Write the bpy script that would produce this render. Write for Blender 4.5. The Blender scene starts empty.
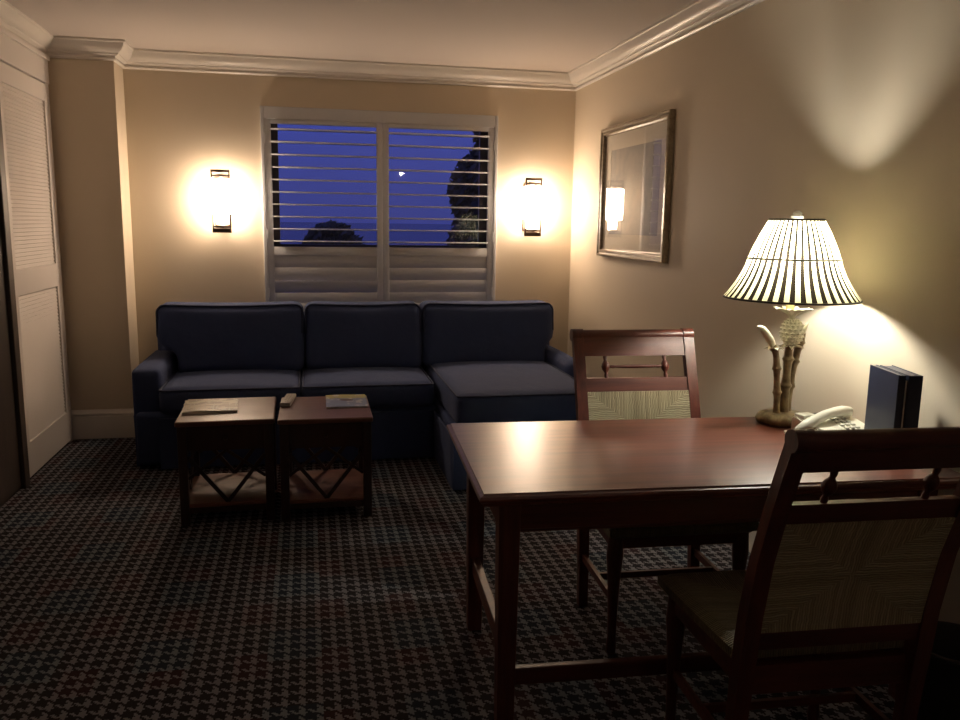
import bpy, bmesh, math, random
from mathutils import Vector, Matrix
R = math.radians
PI = math.pi
S = bpy.context.scene
COL = S.collection
random.seed(7)

# ------------------------------------------------------------------ room dimensions (metres)
XL, XR, YB, YN, ZC = -1.53, 1.905, 5.83, -2.2, 2.473
PX, PY = -1.137, 5.565          # pillar corner
DZ = 0.728                      # desk top height

# ------------------------------------------------------------------ node helpers
def new_mat(name):
    m = bpy.data.materials.new(name); m.use_nodes = True
    nt = m.node_tree
    return m, nt, nt.nodes['Principled BSDF']
def N(nt, t, **kw):
    n = nt.nodes.new(t)
    for k, v in kw.items(): setattr(n, k, v)
    return n
def math_n(nt, op, a, b=None, c=None):
    n = N(nt, 'ShaderNodeMath', operation=op)
    for i, v in enumerate((a, b, c)):
        if v is None: continue
        if isinstance(v, (int, float)): n.inputs[i].default_value = v
        else: nt.links.new(v, n.inputs[i])
    return n.outputs[0]
def mixc(nt, fac, a, b):
    n = N(nt, 'ShaderNodeMix', data_type='RGBA')
    for sock, v in ((n.inputs[0], fac), (n.inputs[6], a), (n.inputs[7], b)):
        if isinstance(v, (int, float)): sock.default_value = v
        elif isinstance(v, tuple): sock.default_value = (*v[:3], 1)
        else: nt.links.new(v, sock)
    return n.outputs[2]
def noise(nt, vec, scale, detail=3, rough=.5):
    n = N(nt, 'ShaderNodeTexNoise'); n.inputs['Scale'].default_value = scale
    n.inputs['Detail'].default_value = detail; n.inputs['Roughness'].default_value = rough
    if vec is not None: nt.links.new(vec, n.inputs['Vector'])
    return n.outputs['Fac']
def coords(nt, which='Object', scale=(1,1,1)):
    tc = N(nt, 'ShaderNodeTexCoord'); mp = N(nt, 'ShaderNodeMapping')
    mp.inputs['Scale'].default_value = scale
    nt.links.new(tc.outputs[which], mp.inputs['Vector'])
    return mp.outputs['Vector']
def bump(nt, b, h, strength, dist=.01):
    n = N(nt, 'ShaderNodeBump'); n.inputs['Strength'].default_value = strength
    n.inputs['Distance'].default_value = dist
    nt.links.new(h, n.inputs['Height']); nt.links.new(n.outputs[0], b.inputs['Normal'])

def plain(name, col, rough=.5, var=.12, nscale=20, metal=0, coat=0, bmp=0, bscale=200, spec=.5):
    m, nt, b = new_mat(name)
    v = coords(nt)
    dark = tuple(c*(1-var) for c in col); lite = tuple(min(1, c*(1+var)) for c in col)
    nt.links.new(mixc(nt, noise(nt, v, nscale), dark, lite), b.inputs['Base Color'])
    b.inputs['Roughness'].default_value = rough; b.inputs['Metallic'].default_value = metal
    b.inputs['Coat Weight'].default_value = coat; b.inputs['Coat Roughness'].default_value = .12
    b.inputs['Specular IOR Level'].default_value = spec
    if bmp: bump(nt, b, noise(nt, v, bscale, 4), bmp, .002)
    return m
def wood(name, c1, c2, rough=.3, axis=0, coat=.3, croughness=.15, scale=1.0):
    m, nt, b = new_mat(name)
    sc = [26*scale]*3; sc[axis] = 1.6*scale
    v = coords(nt, 'Object', tuple(sc))
    n1 = noise(nt, v, 1.6, 6, .62)
    n2 = noise(nt, coords(nt, 'Object', tuple(s*5 for s in sc)), 1.5, 3, .6)
    f = math_n(nt, 'MULTIPLY_ADD', n1, 1.9, -.45)
    f = math_n(nt, 'ADD', f, math_n(nt, 'MULTIPLY_ADD', n2, .5, -.25))
    f = math_n(nt, 'MINIMUM', math_n(nt, 'MAXIMUM', f, 0), 1)
    nt.links.new(mixc(nt, f, c1, c2), b.inputs['Base Color'])
    b.inputs['Roughness'].default_value = rough
    b.inputs['Coat Weight'].default_value = coat; b.inputs['Coat Roughness'].default_value = croughness
    bump(nt, b, n2, .06, .001)
    return m
def emit(name, col, strength):
    m, nt, b = new_mat(name)
    b.inputs['Base Color'].default_value = (*col, 1)
    b.inputs['Emission Color'].default_value = (*col, 1)
    b.inputs['Emission Strength'].default_value = strength
    return m

M = {}
M['wall'] = plain('wall_paint', (.60, .515, .40), .62, .03, 3, bmp=.15, bscale=120, spec=.35)
M['ceiling'] = plain('ceiling_paint', (.60, .545, .505), .9, .02, 2, bmp=.1, bscale=90)
M['trim'] = plain('trim_paint', (.72, .68, .63), .35, .03, 6)
M['closet'] = plain('closet_paint', (.66, .61, .575), .45, .03, 6)
M['shutter'] = plain('shutter_paint', (.56, .565, .59), .35, .03, 6)
M['sash'] = plain('dark_sash_paint', (.10, .09, .085), .4, .1, 10)
M['bronze'] = plain('bronze_metal', (.09, .06, .045), .4, .15, 30, metal=.8)
M['mahogany'] = wood('mahogany', (.042, .010, .007), (.135, .031, .019), .42, 2, coat=.05, croughness=.3)
M['mahogany_x'] = wood('mahogany_rail', (.042, .010, .007), (.135, .031, .019), .42, 0, coat=.05, croughness=.3)
M['top_wood'] = wood('desk_top_wood', (.085, .021, .013), (.20, .055, .032), .37, 0, coat=.4, croughness=.27)
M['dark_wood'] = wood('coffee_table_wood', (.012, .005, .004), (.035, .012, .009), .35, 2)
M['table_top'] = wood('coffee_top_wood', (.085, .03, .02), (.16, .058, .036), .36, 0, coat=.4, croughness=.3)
M['door_wood'] = wood('door_wood', (.035, .026, .022), (.065, .047, .038), .45, 2)
M['ceramic'] = plain('cream_ceramic', (.72, .68, .52), .35, .12, 40, bmp=.2, bscale=60)
M['candle'] = plain('cream_sleeve', (.80, .66, .34), .5, .05, 20)
M['phone'] = plain('phone_plastic', (.72, .70, .60), .38, .03, 10)
M['phone_grey'] = plain('phone_key_plastic', (.55, .54, .48), .5, .05, 10)
M['navy'] = plain('navy_vinyl', (.012, .018, .045), .38, .15, 60, bmp=.25, bscale=350)
M['paper'] = plain('paper', (.75, .73, .68), .7, .05, 30)
M['remote'] = plain('remote_plastic', (.30, .27, .25), .4, .1, 20)
M['remote_keys'] = plain('remote_buttons', (.55, .52, .48), .5, .1, 20)
M['band'] = plain('shade_trim', (.03, .022, .016), .6, .1, 20)
M['leaf'] = plain('leaf', (.07, .085, .06), .7, .3, 4)
M['bark'] = plain('bark', (.03, .025, .022), .8, .3, 8)
M['finial'] = plain('finial_glass', (.85, .83, .76), .25, .03, 20)

def bamboo_mat():
    m, nt, b = new_mat('antique_bamboo')
    v = coords(nt)
    n1 = noise(nt, v, 28, 4); n2 = noise(nt, coords(nt, 'Object', (60, 60, 6)), 2.0, 4)
    c = mixc(nt, math_n(nt, 'MULTIPLY_ADD', n1, 3, -1.1), (.12, .08, .035), (.40, .32, .18))
    c = mixc(nt, math_n(nt, 'MULTIPLY_ADD', n2, 2.4, -.9), c, (.20, .14, .07))
    nt.links.new(c, b.inputs['Base Color']); b.inputs['Roughness'].default_value = .45
    bump(nt, b, n1, .5, .003)
    return m
M['bamboo'] = bamboo_mat()

def fabric_mat(name, c1, c2):
    m, nt, b = new_mat(name)
    v = coords(nt)
    n1 = noise(nt, v, 420, 2); n2 = noise(nt, v, 5, 4)
    c = mixc(nt, n1, c1, c2)
    c = mixc(nt, math_n(nt, 'MULTIPLY', n2, .35), c, tuple(x*1.5 for x in c2))
    nt.links.new(c, b.inputs['Base Color'])
    b.inputs['Roughness'].default_value = .95
    b.inputs['Sheen Weight'].default_value = .02; b.inputs['Sheen Roughness'].default_value = .5
    h = math_n(nt, 'ADD', n1, math_n(nt, 'MULTIPLY', noise(nt, v, 9, 3), 6))
    bump(nt, b, h, .35, .003)
    return m
M['denim'] = fabric_mat('denim_slipcover', (.018, .030, .086), (.033, .053, .140))
M['piping'] = fabric_mat('denim_piping', (.018, .025, .060), (.034, .045, .095))

def carpet_mat():
    m, nt, b = new_mat('houndstooth_carpet')
    tc = N(nt, 'ShaderNodeTexCoord'); sp = N(nt, 'ShaderNodeSeparateXYZ')
    nt.links.new(tc.outputs['Object'], sp.inputs[0])
    nz = noise(nt, tc.outputs['Object'], 160, 2)
    wob = math_n(nt, 'MULTIPLY_ADD', nz, 1.3, -.65)
    T = 0.052/8
    fx = math_n(nt, 'FLOOR', math_n(nt, 'ADD', math_n(nt, 'DIVIDE', sp.outputs[0], T), wob))
    fy = math_n(nt, 'FLOOR', math_n(nt, 'ADD', math_n(nt, 'DIVIDE', sp.outputs[1], T), wob))
    def fm(a, k): return math_n(nt, 'FLOORED_MODULO', a, k)
    wx = math_n(nt, 'LESS_THAN', fm(fx, 8), 2.5)
    wy = math_n(nt, 'LESS_THAN', fm(fy, 8), 2.5)
    tw = math_n(nt, 'LESS_THAN', fm(math_n(nt, 'ADD', fx, fy), 4), 1.5)
    light = math_n(nt, 'ADD', math_n(nt, 'MULTIPLY', tw, wx),
                   math_n(nt, 'MULTIPLY', math_n(nt, 'SUBTRACT', 1, tw), wy))
    # coloured yarn bands: plum / navy / green ground in broad stripes both ways
    def band(a, per, ph): return math_n(nt, 'LESS_THAN', fm(math_n(nt, 'ADD', math_n(nt, 'DIVIDE', a, 8), ph), per), per*.42)
    bx = band(fx, 5, 0); by = band(fy, 7, 2); bx2 = band(fx, 8, 3); by2 = band(fy, 9, 5)
    red = math_n(nt, 'MULTIPLY', bx, by); nav = math_n(nt, 'MULTIPLY', bx2, by2)
    dark = mixc(nt, red, (.018, .016, .020), (.034, .015, .019))
    dark = mixc(nt, nav, dark, (.014, .022, .036))
    lite = mixc(nt, red, (.215, .210, .235), (.222, .198, .215))
    lite = mixc(nt, nav, lite, (.19, .213, .24))
    c = mixc(nt, light, dark, lite)
    c = mixc(nt, math_n(nt, 'MULTIPLY', noise(nt, tc.outputs['Object'], 600, 2), .45), c, (.02, .017, .015))
    nt.links.new(c, b.inputs['Base Color']); b.inputs['Roughness'].default_value = 1
    b.inputs['Specular IOR Level'].default_value = .1
    bump(nt, b, noise(nt, tc.outputs['Object'], 500, 2), .5, .004)
    return m
M['carpet'] = carpet_mat()

def rush_mat(name, hx, hz, axis_b=2, c1=(.15, .125, .055), c2=(.42, .37, .20), pitch=.0064):
    """woven rush: four triangles, strands at right angles to the nearest edge"""
    m, nt, b = new_mat(name)
    tc = N(nt, 'ShaderNodeTexCoord'); sp = N(nt, 'ShaderNodeSeparateXYZ')
    nt.links.new(tc.outputs['Object'], sp.inputs[0])
    x, z = sp.outputs[0], sp.outputs[axis_b]
    ax = math_n(nt, 'DIVIDE', math_n(nt, 'ABSOLUTE', x), hx)
    az = math_n(nt, 'DIVIDE', math_n(nt, 'ABSOLUTE', z), hz)
    side = math_n(nt, 'GREATER_THAN', ax, az)                  # left/right triangles
    wob = math_n(nt, 'MULTIPLY_ADD', noise(nt, coords(nt, 'Object', (30, 30, 30)), 1, 3), .012, -.006)
    u = math_n(nt, 'ADD', math_n(nt, 'ADD', math_n(nt, 'MULTIPLY', side, z),
               math_n(nt, 'MULTIPLY', math_n(nt, 'SUBTRACT', 1, side), x)), wob)
    ph = math_n(nt, 'MULTIPLY', u, PI/pitch)
    st = math_n(nt, 'ABSOLUTE', math_n(nt, 'SINE', ph))
    cell = math_n(nt, 'FLOOR', math_n(nt, 'DIVIDE', u, pitch))
    wn = N(nt, 'ShaderNodeTexWhiteNoise', noise_dimensions='1D'); nt.links.new(cell, wn.inputs['W'])
    f = math_n(nt, 'ADD', math_n(nt, 'MULTIPLY', st, .55), math_n(nt, 'MULTIPLY', wn.outputs['Value'], .45))
    nt.links.new(mixc(nt, f, c1, c2), b.inputs['Base Color'])
    b.inputs['Roughness'].default_value = .6
    bump(nt, b, st, .8, .004)
    return m
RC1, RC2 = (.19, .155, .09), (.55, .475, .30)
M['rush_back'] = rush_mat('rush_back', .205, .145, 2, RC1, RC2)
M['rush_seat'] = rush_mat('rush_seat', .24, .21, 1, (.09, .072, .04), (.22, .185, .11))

def shade_mat(n):
    m, nt, b = new_mat('pleated_shade_fabric')
    tc = N(nt, 'ShaderNodeTexCoord'); sp = N(nt, 'ShaderNodeSeparateXYZ')
    nt.links.new(tc.outputs['Object'], sp.inputs[0])
    a = math_n(nt, 'ARCTAN2', sp.outputs[1], sp.outputs[0])
    k = math_n(nt, 'FRACT', math_n(nt, 'MULTIPLY', a, n/(2*PI)))
    tri = math_n(nt, 'ABSOLUTE', math_n(nt, 'SUBTRACT', k, .5))
    # black pleat a bit narrower towards the top
    w = math_n(nt, 'MULTIPLY_ADD', sp.outputs[2], -.25, .255)
    blk = math_n(nt, 'LESS_THAN', tri, w)
    col = mixc(nt, blk, (.80, .77, .58), (.012, .010, .008))
    d = N(nt, 'ShaderNodeBsdfDiffuse'); t = N(nt, 'ShaderNodeBsdfTranslucent'); mx = N(nt, 'ShaderNodeMixShader')
    nt.links.new(col, d.inputs[0]); nt.links.new(mixc(nt, blk, (.80, .73, .44), (.02, .015, .01)), t.inputs[0])
    mx.inputs[0].default_value = .40
    nt.links.new(d.outputs[0], mx.inputs[1]); nt.links.new(t.outputs[0], mx.inputs[2])
    nt.links.new(mx.outputs[0], nt.nodes['Material Output'].inputs[0])
    nt.nodes.remove(b)
    return m
def glass_mat(name, ior=1.5, tint=(1, 1, 1)):
    m, nt, b = new_mat(name)
    tr = N(nt, 'ShaderNodeBsdfTransparent'); tr.inputs[0].default_value = (*tint, 1)
    g = N(nt, 'ShaderNodeBsdfGlossy'); g.inputs['Roughness'].default_value = 0.02
    fr = N(nt, 'ShaderNodeFresnel'); fr.inputs[0].default_value = ior
    geo = N(nt, 'ShaderNodeNewGeometry'); front = math_n(nt, 'MULTIPLY', fr.outputs[0], math_n(nt, 'SUBTRACT', 1, geo.outputs['Backfacing']))
    mx = N(nt, 'ShaderNodeMixShader')
    nt.links.new(front, mx.inputs[0]); nt.links.new(tr.outputs[0], mx.inputs[1]); nt.links.new(g.outputs[0], mx.inputs[2])
    nt.links.new(mx.outputs[0], nt.nodes['Material Output'].inputs[0]); nt.nodes.remove(b)
    return m
M['glass'] = glass_mat('window_glass', 1.8)
M['picture_glass'] = glass_mat('picture_glass', 1.6)

# ------------------------------------------------------------------ mesh helpers
def box(bm, x0, x1, y0, y1, z0, z1, bev=0, seg=2, mat=None):
    vs = [bm.verts.new((x, y, z)) for x in (x0, x1) for y in (y0, y1) for z in (z0, z1)]
    idx = ((0, 1, 3, 2), (4, 6, 7, 5), (0, 4, 5, 1), (2, 3, 7, 6), (0, 2, 6, 4), (1, 5, 7, 3))
    fs = [bm.faces.new([vs[i] for i in f]) for f in idx]
    if bev:
        es = list({e for f in fs for e in f.edges})
        r = bmesh.ops.bevel(bm, geom=es, offset=bev, segments=seg, profile=.5, affect='EDGES')
        vs = list({v for f in r['faces'] for v in f.verts} | {v for v in vs if v.is_valid})
    if mat is not None:
        bmesh.ops.transform(bm, matrix=mat, verts=vs)
    return vs
def tube(bm, pts, rad, seg=12, closed=False, cap=True):
    """sweep a circle along pts; rad = number or list"""
    pts = [Vector(p) for p in pts]; n = len(pts)
    rads = rad if isinstance(rad, (list, tuple)) else [rad]*n
    rings = []; up = None
    for i, p in enumerate(pts):
        if closed: d = pts[(i+1) % n]-pts[i-1]
        else: d = pts[min(i+1, n-1)]-pts[max(i-1, 0)]
        d.normalize()
        if up is None:
            up = Vector((0, 0, 1)) if abs(d.z) < .9 else Vector((1, 0, 0))
        s = d.cross(up)
        if s.length < 1e-5: s = d.cross(Vector((0, 1, 0)))
        s.normalize(); up = s.cross(d).normalized()
        rings.append([bm.verts.new(p+(s*math.cos(2*PI*k/seg)+up*math.sin(2*PI*k/seg))*rads[i]) for k in range(seg)])
    m = n if closed else n-1
    for i in range(m):
        a, b = rings[i], rings[(i+1) % n]
        for k in range(seg):
            bm.faces.new((a[k], a[(k+1) % seg], b[(k+1) % seg], b[k]))
    if cap and not closed:
        bm.faces.new(rings[0][::-1]); bm.faces.new(rings[-1])
def lathe(bm, prof, seg=32, c=(0, 0), cap=True, squash=(1, 1)):
    rings = []
    for r, z in prof:
        rings.append([bm.verts.new((c[0]+r*squash[0]*math.cos(2*PI*k/seg), c[1]+r*squash[1]*math.sin(2*PI*k/seg), z)) for k in range(seg)])
    for a, b in zip(rings, rings[1:]):
        for k in range(seg): bm.faces.new((a[k], a[(k+1) % seg], b[(k+1) % seg], b[k]))
    if cap:
        bm.faces.new(rings[0][::-1]); bm.faces.new(rings[-1])
def prism(bm, outline, y0, y1, plane='xz'):
    """extrude a 2-D outline; plane xz along y, yz along x, xy along z"""
    def P(a, b, t): return {'xz': (a, t, b), 'yz': (t, a, b), 'xy': (a, b, t)}[plane]
    A = [bm.verts.new(P(a, b, y0)) for a, b in outline]; B = [bm.verts.new(P(a, b, y1)) for a, b in outline]
    n = len(A)
    bm.faces.new(A); bm.faces.new(B[::-1])
    for i in range(n): bm.faces.new((A[i], B[i], B[(i+1) % n], A[(i+1) % n]))
    return A+B
def bar(bm, p, q, w, t, nrm=(0, 1, 0), ext=0):
    """rectangular bar from p to q, w wide across, t thick along nrm"""
    p, q, n = Vector(p), Vector(q), Vector(nrm).normalized()
    d = (q-p).normalized(); p = p-d*ext; q = q+d*ext
    s = d.cross(n).normalized()
    vs = [bm.verts.new(b+s*a*w/2+n*c*t/2) for b in (p, q) for a in (-1, 1) for c in (-1, 1)]
    for f in ((0, 1, 3, 2), (4, 6, 7, 5), (0, 4, 5, 1), (2, 3, 7, 6), (0, 2, 6, 4), (1, 5, 7, 3)):
        bm.faces.new([vs[i] for i in f])
def cushion(bm, x0, x1, y0, y1, z0, z1, r=.05, puff=(.0, .0, .0), n=14, fn=None):
    hx, hy, hz = (x1-x0)/2, (y1-y0)/2, (z1-z0)/2
    c = Vector(((x0+x1)/2, (y0+y1)/2, (z0+z1)/2)); H = (hx, hy, hz)
    t = bmesh.new(); bmesh.ops.create_cube(t, size=2)
    bmesh.ops.subdivide_edges(t, edges=t.edges[:], cuts=n, use_grid_fill=True)
    for v in t.verts:
        # concentrate the grid near the edges
        p = [math.copysign(abs(a)**.75, a) for a in v.co]
        core = [max(-(H[i]-r), min(H[i]-r, p[i]*H[i])) for i in range(3)]
        d = Vector([p[i]*H[i]-core[i] for i in range(3)])
        q = Vector(core)+(d.normalized()*r if d.length > 1e-6 else d)
        k = [1-abs(a)**2.2 for a in p]
        q.x += math.copysign(puff[0]*k[1]*k[2], p[0])*(abs(p[0])**2)
        q.y += math.copysign(puff[1]*k[0]*k[2], p[1])*(abs(p[1])**2)
        q.z += math.copysign(puff[2]*k[0]*k[1], p[2])*(abs(p[2])**2)
        q += c
        if fn: q = fn(q)
        v.co = q
    me = bpy.data.meshes.new('tmp'); t.to_mesh(me); t.free(); bm.from_mesh(me); bpy.data.meshes.remove(me)

def obj(name, bm, mat, parent=None, smooth=None, loc=None):
    bmesh.ops.recalc_face_normals(bm, faces=bm.faces[:])
    me = bpy.data.meshes.new(name); bm.to_mesh(me); bm.free()
    if smooth is not None:
        me.polygons.foreach_set('use_smooth', [True]*len(me.polygons))
        if smooth < 180: me.set_sharp_from_angle(angle=R(smooth))
    for mm in (mat if isinstance(mat, (list, tuple)) else [mat]): me.materials.append(mm)
    o = bpy.data.objects.new(name, me); COL.objects.link(o)
    if loc: o.location = loc
    if parent: o.parent = parent
    return o
def tag(o, label, cat, group=None, kind=None):
    o['label'] = label; o['category'] = cat
    if group: o['group'] = group
    if kind: o['kind'] = kind
    return o
def thing(name, label, cat, loc=(0, 0, 0), rz=0, group=None):
    o = bpy.data.objects.new(name, None); COL.objects.link(o); o.empty_display_size = .05
    o.location = loc; o.rotation_euler = (0, 0, rz)
    return tag(o, label, cat, group)
def struct(name, bm, mat, label, cat, smooth=None):
    o = obj(name, bm, mat, None, smooth); return tag(o, label, cat, kind='structure')
def dup(o, parent=None):
    c = o.copy(); COL.objects.link(c); c.parent = parent
    for ch in list(o.children): dup(ch, c)
    return c

# ------------------------------------------------------------------ room shell
bm = bmesh.new(); box(bm, XL-.1, XR+.1, YN-.1, YB+.12, -.1, 0)
struct('floor', bm, M['carpet'], 'dark houndstooth carpet with grey, plum and navy yarns', 'carpet')
bm = bmesh.new(); box(bm, XL-.1, XR+.1, YN-.1, YB+.12, ZC, ZC+.1)
struct('ceiling', bm, M['ceiling'], 'plain pale ceiling above the sitting area', 'ceiling')
WX0, WX1, WZ0, WZ1 = -.262, 1.300, .84, 2.10        # window opening in the back wall
bm = bmesh.new()
box(bm, XL-.1, WX0, YB, YB+.12, 0, ZC); box(bm, WX1, XR+.1, YB, YB+.12, 0, ZC)
box(bm, WX0, WX1, YB, YB+.12, 0, WZ0); box(bm, WX0, WX1, YB, YB+.12, WZ1, ZC)
struct('wall_back', bm, M['wall'], 'cream wall behind the sofa holding the shuttered window and two sconces', 'wall')
bm = bmesh.new(); box(bm, XR, XR+.1, YN-.1, YB, 0, ZC)
struct('wall_right', bm, M['wall'], 'long cream wall on the right with the framed picture and lamp glow', 'wall')
bm = bmesh.new(); box(bm, XL-.1, XL, YN-.1, YB, 0, ZC)
struct('wall_left', bm, M['wall'], 'wall on the left holding the louvered closet door', 'wall')
bm = bmesh.new(); box(bm, XL, XR, YN-.1, YN, 0, ZC)
struct('wall_front', bm, M['wall'], 'plain cream wall behind the viewer', 'wall')
bm = bmesh.new(); box(bm, XL, PX, PY, YB, 0, ZC, .0)
struct('wall_corner', bm, M['wall'], 'narrow boxed-out tan pillar in the left corner of the room', 'wall')

def sweep(bm, path, prof, sgn, z0):
    """prof: (out, dz) points; path: plan points with the room to the right of travel"""
    n = len(path); rings = []
    def nrm(a, b):
        d = (Vector(b)-Vector(a)).normalized(); return Vector((d.y, -d.x))
    for i, p in enumerate(path):
        ns = []
        if i > 0: ns.append(nrm(path[i-1], p))
        if i < n-1: ns.append(nrm(p, path[i+1]))
        o = ns[0] if len(ns) == 1 else ns[0]+ns[1]
        if len(ns) == 2 and abs(ns[0].dot(ns[1])) > .5: o = ns[0]
        rings.append([bm.verts.new((p[0]+o.x*a, p[1]+o.y*a, z0+sgn*b)) for a, b in prof])
    for a, b in zip(rings, rings[1:]):
        for k in range(len(prof)):
            k2 = (k+1) % len(prof); bm.faces.new((a[k], a[k2], b[k2], b[k]))
    bm.faces.new(rings[0]); bm.faces.new(rings[-1][::-1])
crown = [(0, 0), (.088, 0), (.088, .012), (.080, .016), (.074, .028), (.070, .040), (.060, .055), (.045, .066),
         (.036, .070), (.034, .078), (.026, .084), (.014, .088), (.012, .098), (.020, .103), (.012, .110), (0, .112)]
bm = bmesh.new()
sweep(bm, [(XL, YN), (XL, PY), (PX, PY), (PX, YB), (XR, YB), (XR, YN)], crown, -1, ZC)
struct('trim_1', bm, M['trim'], 'white stepped crown moulding running around the ceiling', 'crown moulding', 25)
base = [(0, 0), (.018, 0), (.018, .145), (.014, .152), (.022, .160), (.022, .168), (.010, .182), (.006, .19), (0, .19)]
bm = bmesh.new(); sweep(bm, [(XL, 5.55), (XL, PY), (PX, PY), (PX, YB), (XR, YB)], base, 1, 0)
struct('baseboard_back', bm, M['trim'], 'tall white baseboard along the pillar and back wall', 'baseboard', 25)
bm = bmesh.new(); sweep(bm, [(XR, YB-.03), (XR, YN)], base, 1, 0)
struct('baseboard_right', bm, M['trim'], 'tall white baseboard along the right wall', 'baseboard', 25)
bm = bmesh.new(); sweep(bm, [(XL, YN), (XL, 3.62)], base, 1, 0)
struct('baseboard_left', bm, M['trim'], 'tall white baseboard along the left wall', 'baseboard', 25)

# ------------------------------------------------------------------ louvered closet door (left) and the darker door beside it
d1 = thing('door_1', 'tall cream louvered closet door on the left wall next to the pillar', 'closet door', (XL, 5.03, 0)); d1['kind'] = 'structure'
Y0, Y1 = -.40, .43
bm = bmesh.new()
box(bm, 0, .028, Y1+.005, .50, 0, 2.22, .003)
box(bm, 0, .034, -.47, .50, 2.20, 2.335, .004); box(bm, 0, .045, -.47, .505, 2.335, 2.36, .004)
obj('casing', bm, M['closet'], d1)
bm = bmesh.new()
box(bm, .004, .034, Y0, Y0+.075, .02, 2.19, .003); box(bm, .004, .034, Y1-.05, Y1, .02, 2.19, .003)
box(bm, .0045, .0335, Y0+.07, Y1-.045, .02, .21, .003); box(bm, .0045, .0335, Y0+.07, Y1-.045, 1.0, 1.14, .003)
box(bm, .0045, .0335, Y0+.07, Y1-.045, 2.09, 2.19, .003)
obj('stile_and_rail_frame', bm, M['closet'], d1)
for z0, z1 in ((.21, 1.0), (1.14, 2.09)):
    bm = bmesh.new(); k = int((z1-z0)/.0215)
    for i in range(k):
        z = z0+(z1-z0)*(i+.5)/k
        bar(bm, (.019, Y0+.07, z), (.019, Y1-.045, z), .024, .006, (.93, 0, .37))
    obj('louver_panel', bm, M['closet'], d1)
bm = bmesh.new(); box(bm, 0, .003, Y0, Y1, .02, 2.19); obj('backing', bm, M['closet'], d1)

d2 = thing('door_2', 'dark brown wooden door edge at the far left of the picture', 'door', (XL, 4.2, 0)); d2['kind'] = 'structure'
bm = bmesh.new(); box(bm, 0, .05, .34, .415, 0, 2.2, .004); box(bm, 0, .05, -.56, -.50, 0, 2.2, .004)
obj('casing', bm, M['door_wood'], d2)
bm = bmesh.new(); box(bm, 0, .03, -.495, .335, .01, 2.19, .003)
obj('door_leaf', bm, M['door_wood'], d2)
bm = bmesh.new()
for z0, z1 in ((.25, .95), (1.15, 2.0)):
    box(bm, .03, .038, -.38, .21, z0, z1, .004)
obj('raised_panel', bm, M['door_wood'], d2)
bm = bmesh.new(); tube(bm, [(.028, -.43, 1.0), (.06, -.43, 1.0)], .01, 12); tube(bm, [(.06, -.43, 1.0), (.066, -.43, 1.0), (.085, -.43, 1.0), (.092, -.43, 1.0)], [.012, .026, .026, .012], 16)
obj('door_knob', bm, M['bronze'], d2, 40)

# ------------------------------------------------------------------ window, glass, shutters
w = thing('window_1', 'dark framed window with clear glass looking out on the blue dusk', 'window', (.52, YB, 0)); w['kind'] = 'structure'
bm = bmesh.new()
a, b_ = WX0-.52, WX1-.52
for (x0, x1) in ((a, a+.078), (b_-.078, b_), (-.03, .03)): box(bm, x0, x1, .06, .10, WZ0, WZ1)
for (z0, z1) in ((WZ0, WZ0+.04), (WZ1-.03, WZ1), (1.22, 1.255)): box(bm, a, b_, .062, .098, z0, z1)
obj('sash', bm, M['sash'], w)
for x0, x1 in ((a+.078, -.03), (.03, b_-.078)):
    cx = (x0+x1)/2; bm = bmesh.new(); box(bm, x0-cx, x1-cx, -.002, .002, WZ0+.04, WZ1-.03); g = obj('glass_pane', bm, M['glass'], w, None, (cx, .080, 0)); g.rotation_euler = (0, 0, R(-1.4 if cx > 0 else 0)); g.rotation_euler[0] = R(.6 if cx > 0 else 0)
bm = bmesh.new()
box(bm, -.812, -.788, -.034, 0, .76, 2.165, .004); box(bm, .788, .812, -.034, 0, .76, 2.165, .004)
box(bm, -.788, .788, -.0335, 0, 2.085, 2.1645, .004); box(bm, -.788, .788, -.0335, 0, .76, .80, .004)
obj('window_frame', bm, M['shutter'], w)

def make_shutter(label, x0, x1):
    t = thing('plantation_shutter', label, 'shutter', ((x0+x1)/2, YB-.012, .80), 0, 'plantation shutters on the window')
    h = (x1-x0)/2; H = 1.285; st = .042
    bm = bmesh.new()
    box(bm, -h, -h+st, -.014, .014, 0, H, .003); box(bm, h-st, h, -.014, .014, 0, H, .003)
    for z0, z1 in ((0, .045), (.380, .440), (H-.030, H)): box(bm, -h+st-.002, h-st+.002, -.0135, .0135, z0, z1, .002)
    obj('shutter_frame', bm, M['shutter'], t, 30)
    bm = bmesh.new()
    for i in range(10):
        z = 2.020-.0826*i-.80
        prof = [(-.040, 0), (-.036, .004), (0, .0055), (.036, .004), (.040, 0), (.036, -.004), (0, -.0055), (-.036, -.004)]
        prism(bm, [(p, z+q) for p, q in prof], -h+st, h-st, 'yz')
    obj('open_slats', bm, M['shutter'], t, 30)
    bm = bmesh.new()
    for i, tilt in enumerate((84, 84, 70, 82) if x0 < .3 else (84, 80, 82, 78)):
        z = 1.142-.087*i-.80-.002
        ca, sa = math.cos(R(tilt)), math.sin(R(tilt))
        prof = [(-.045, 0), (-.036, .004), (0, .0055), (.036, .004), (.045, 0), (.036, -.004), (0, -.0055), (-.036, -.004)]
        prism(bm, [(-p*ca+q*sa, z+p*sa+q*ca) for p, q in prof], -h+st, h-st, 'yz')
    obj('closed_slats', bm, M['shutter'], t, 30)
    bm = bmesh.new()
    hx = -h if x0 < .3 else h
    for z in (.12, .52, 1.16):
        bm = bmesh.new(); box(bm, hx-.006, hx+.006, -.022, -.012, z-.035, z+.035, .002); obj('hinge', bm, M['shutter'], t)
    return t
make_shutter('left-hand cream shutter panel, upper slats open and lower slats shut', -.2675, .5195)
make_shutter('right-hand cream shutter panel with the lamp reflected in the glass behind', .5202, 1.3075)

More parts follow.
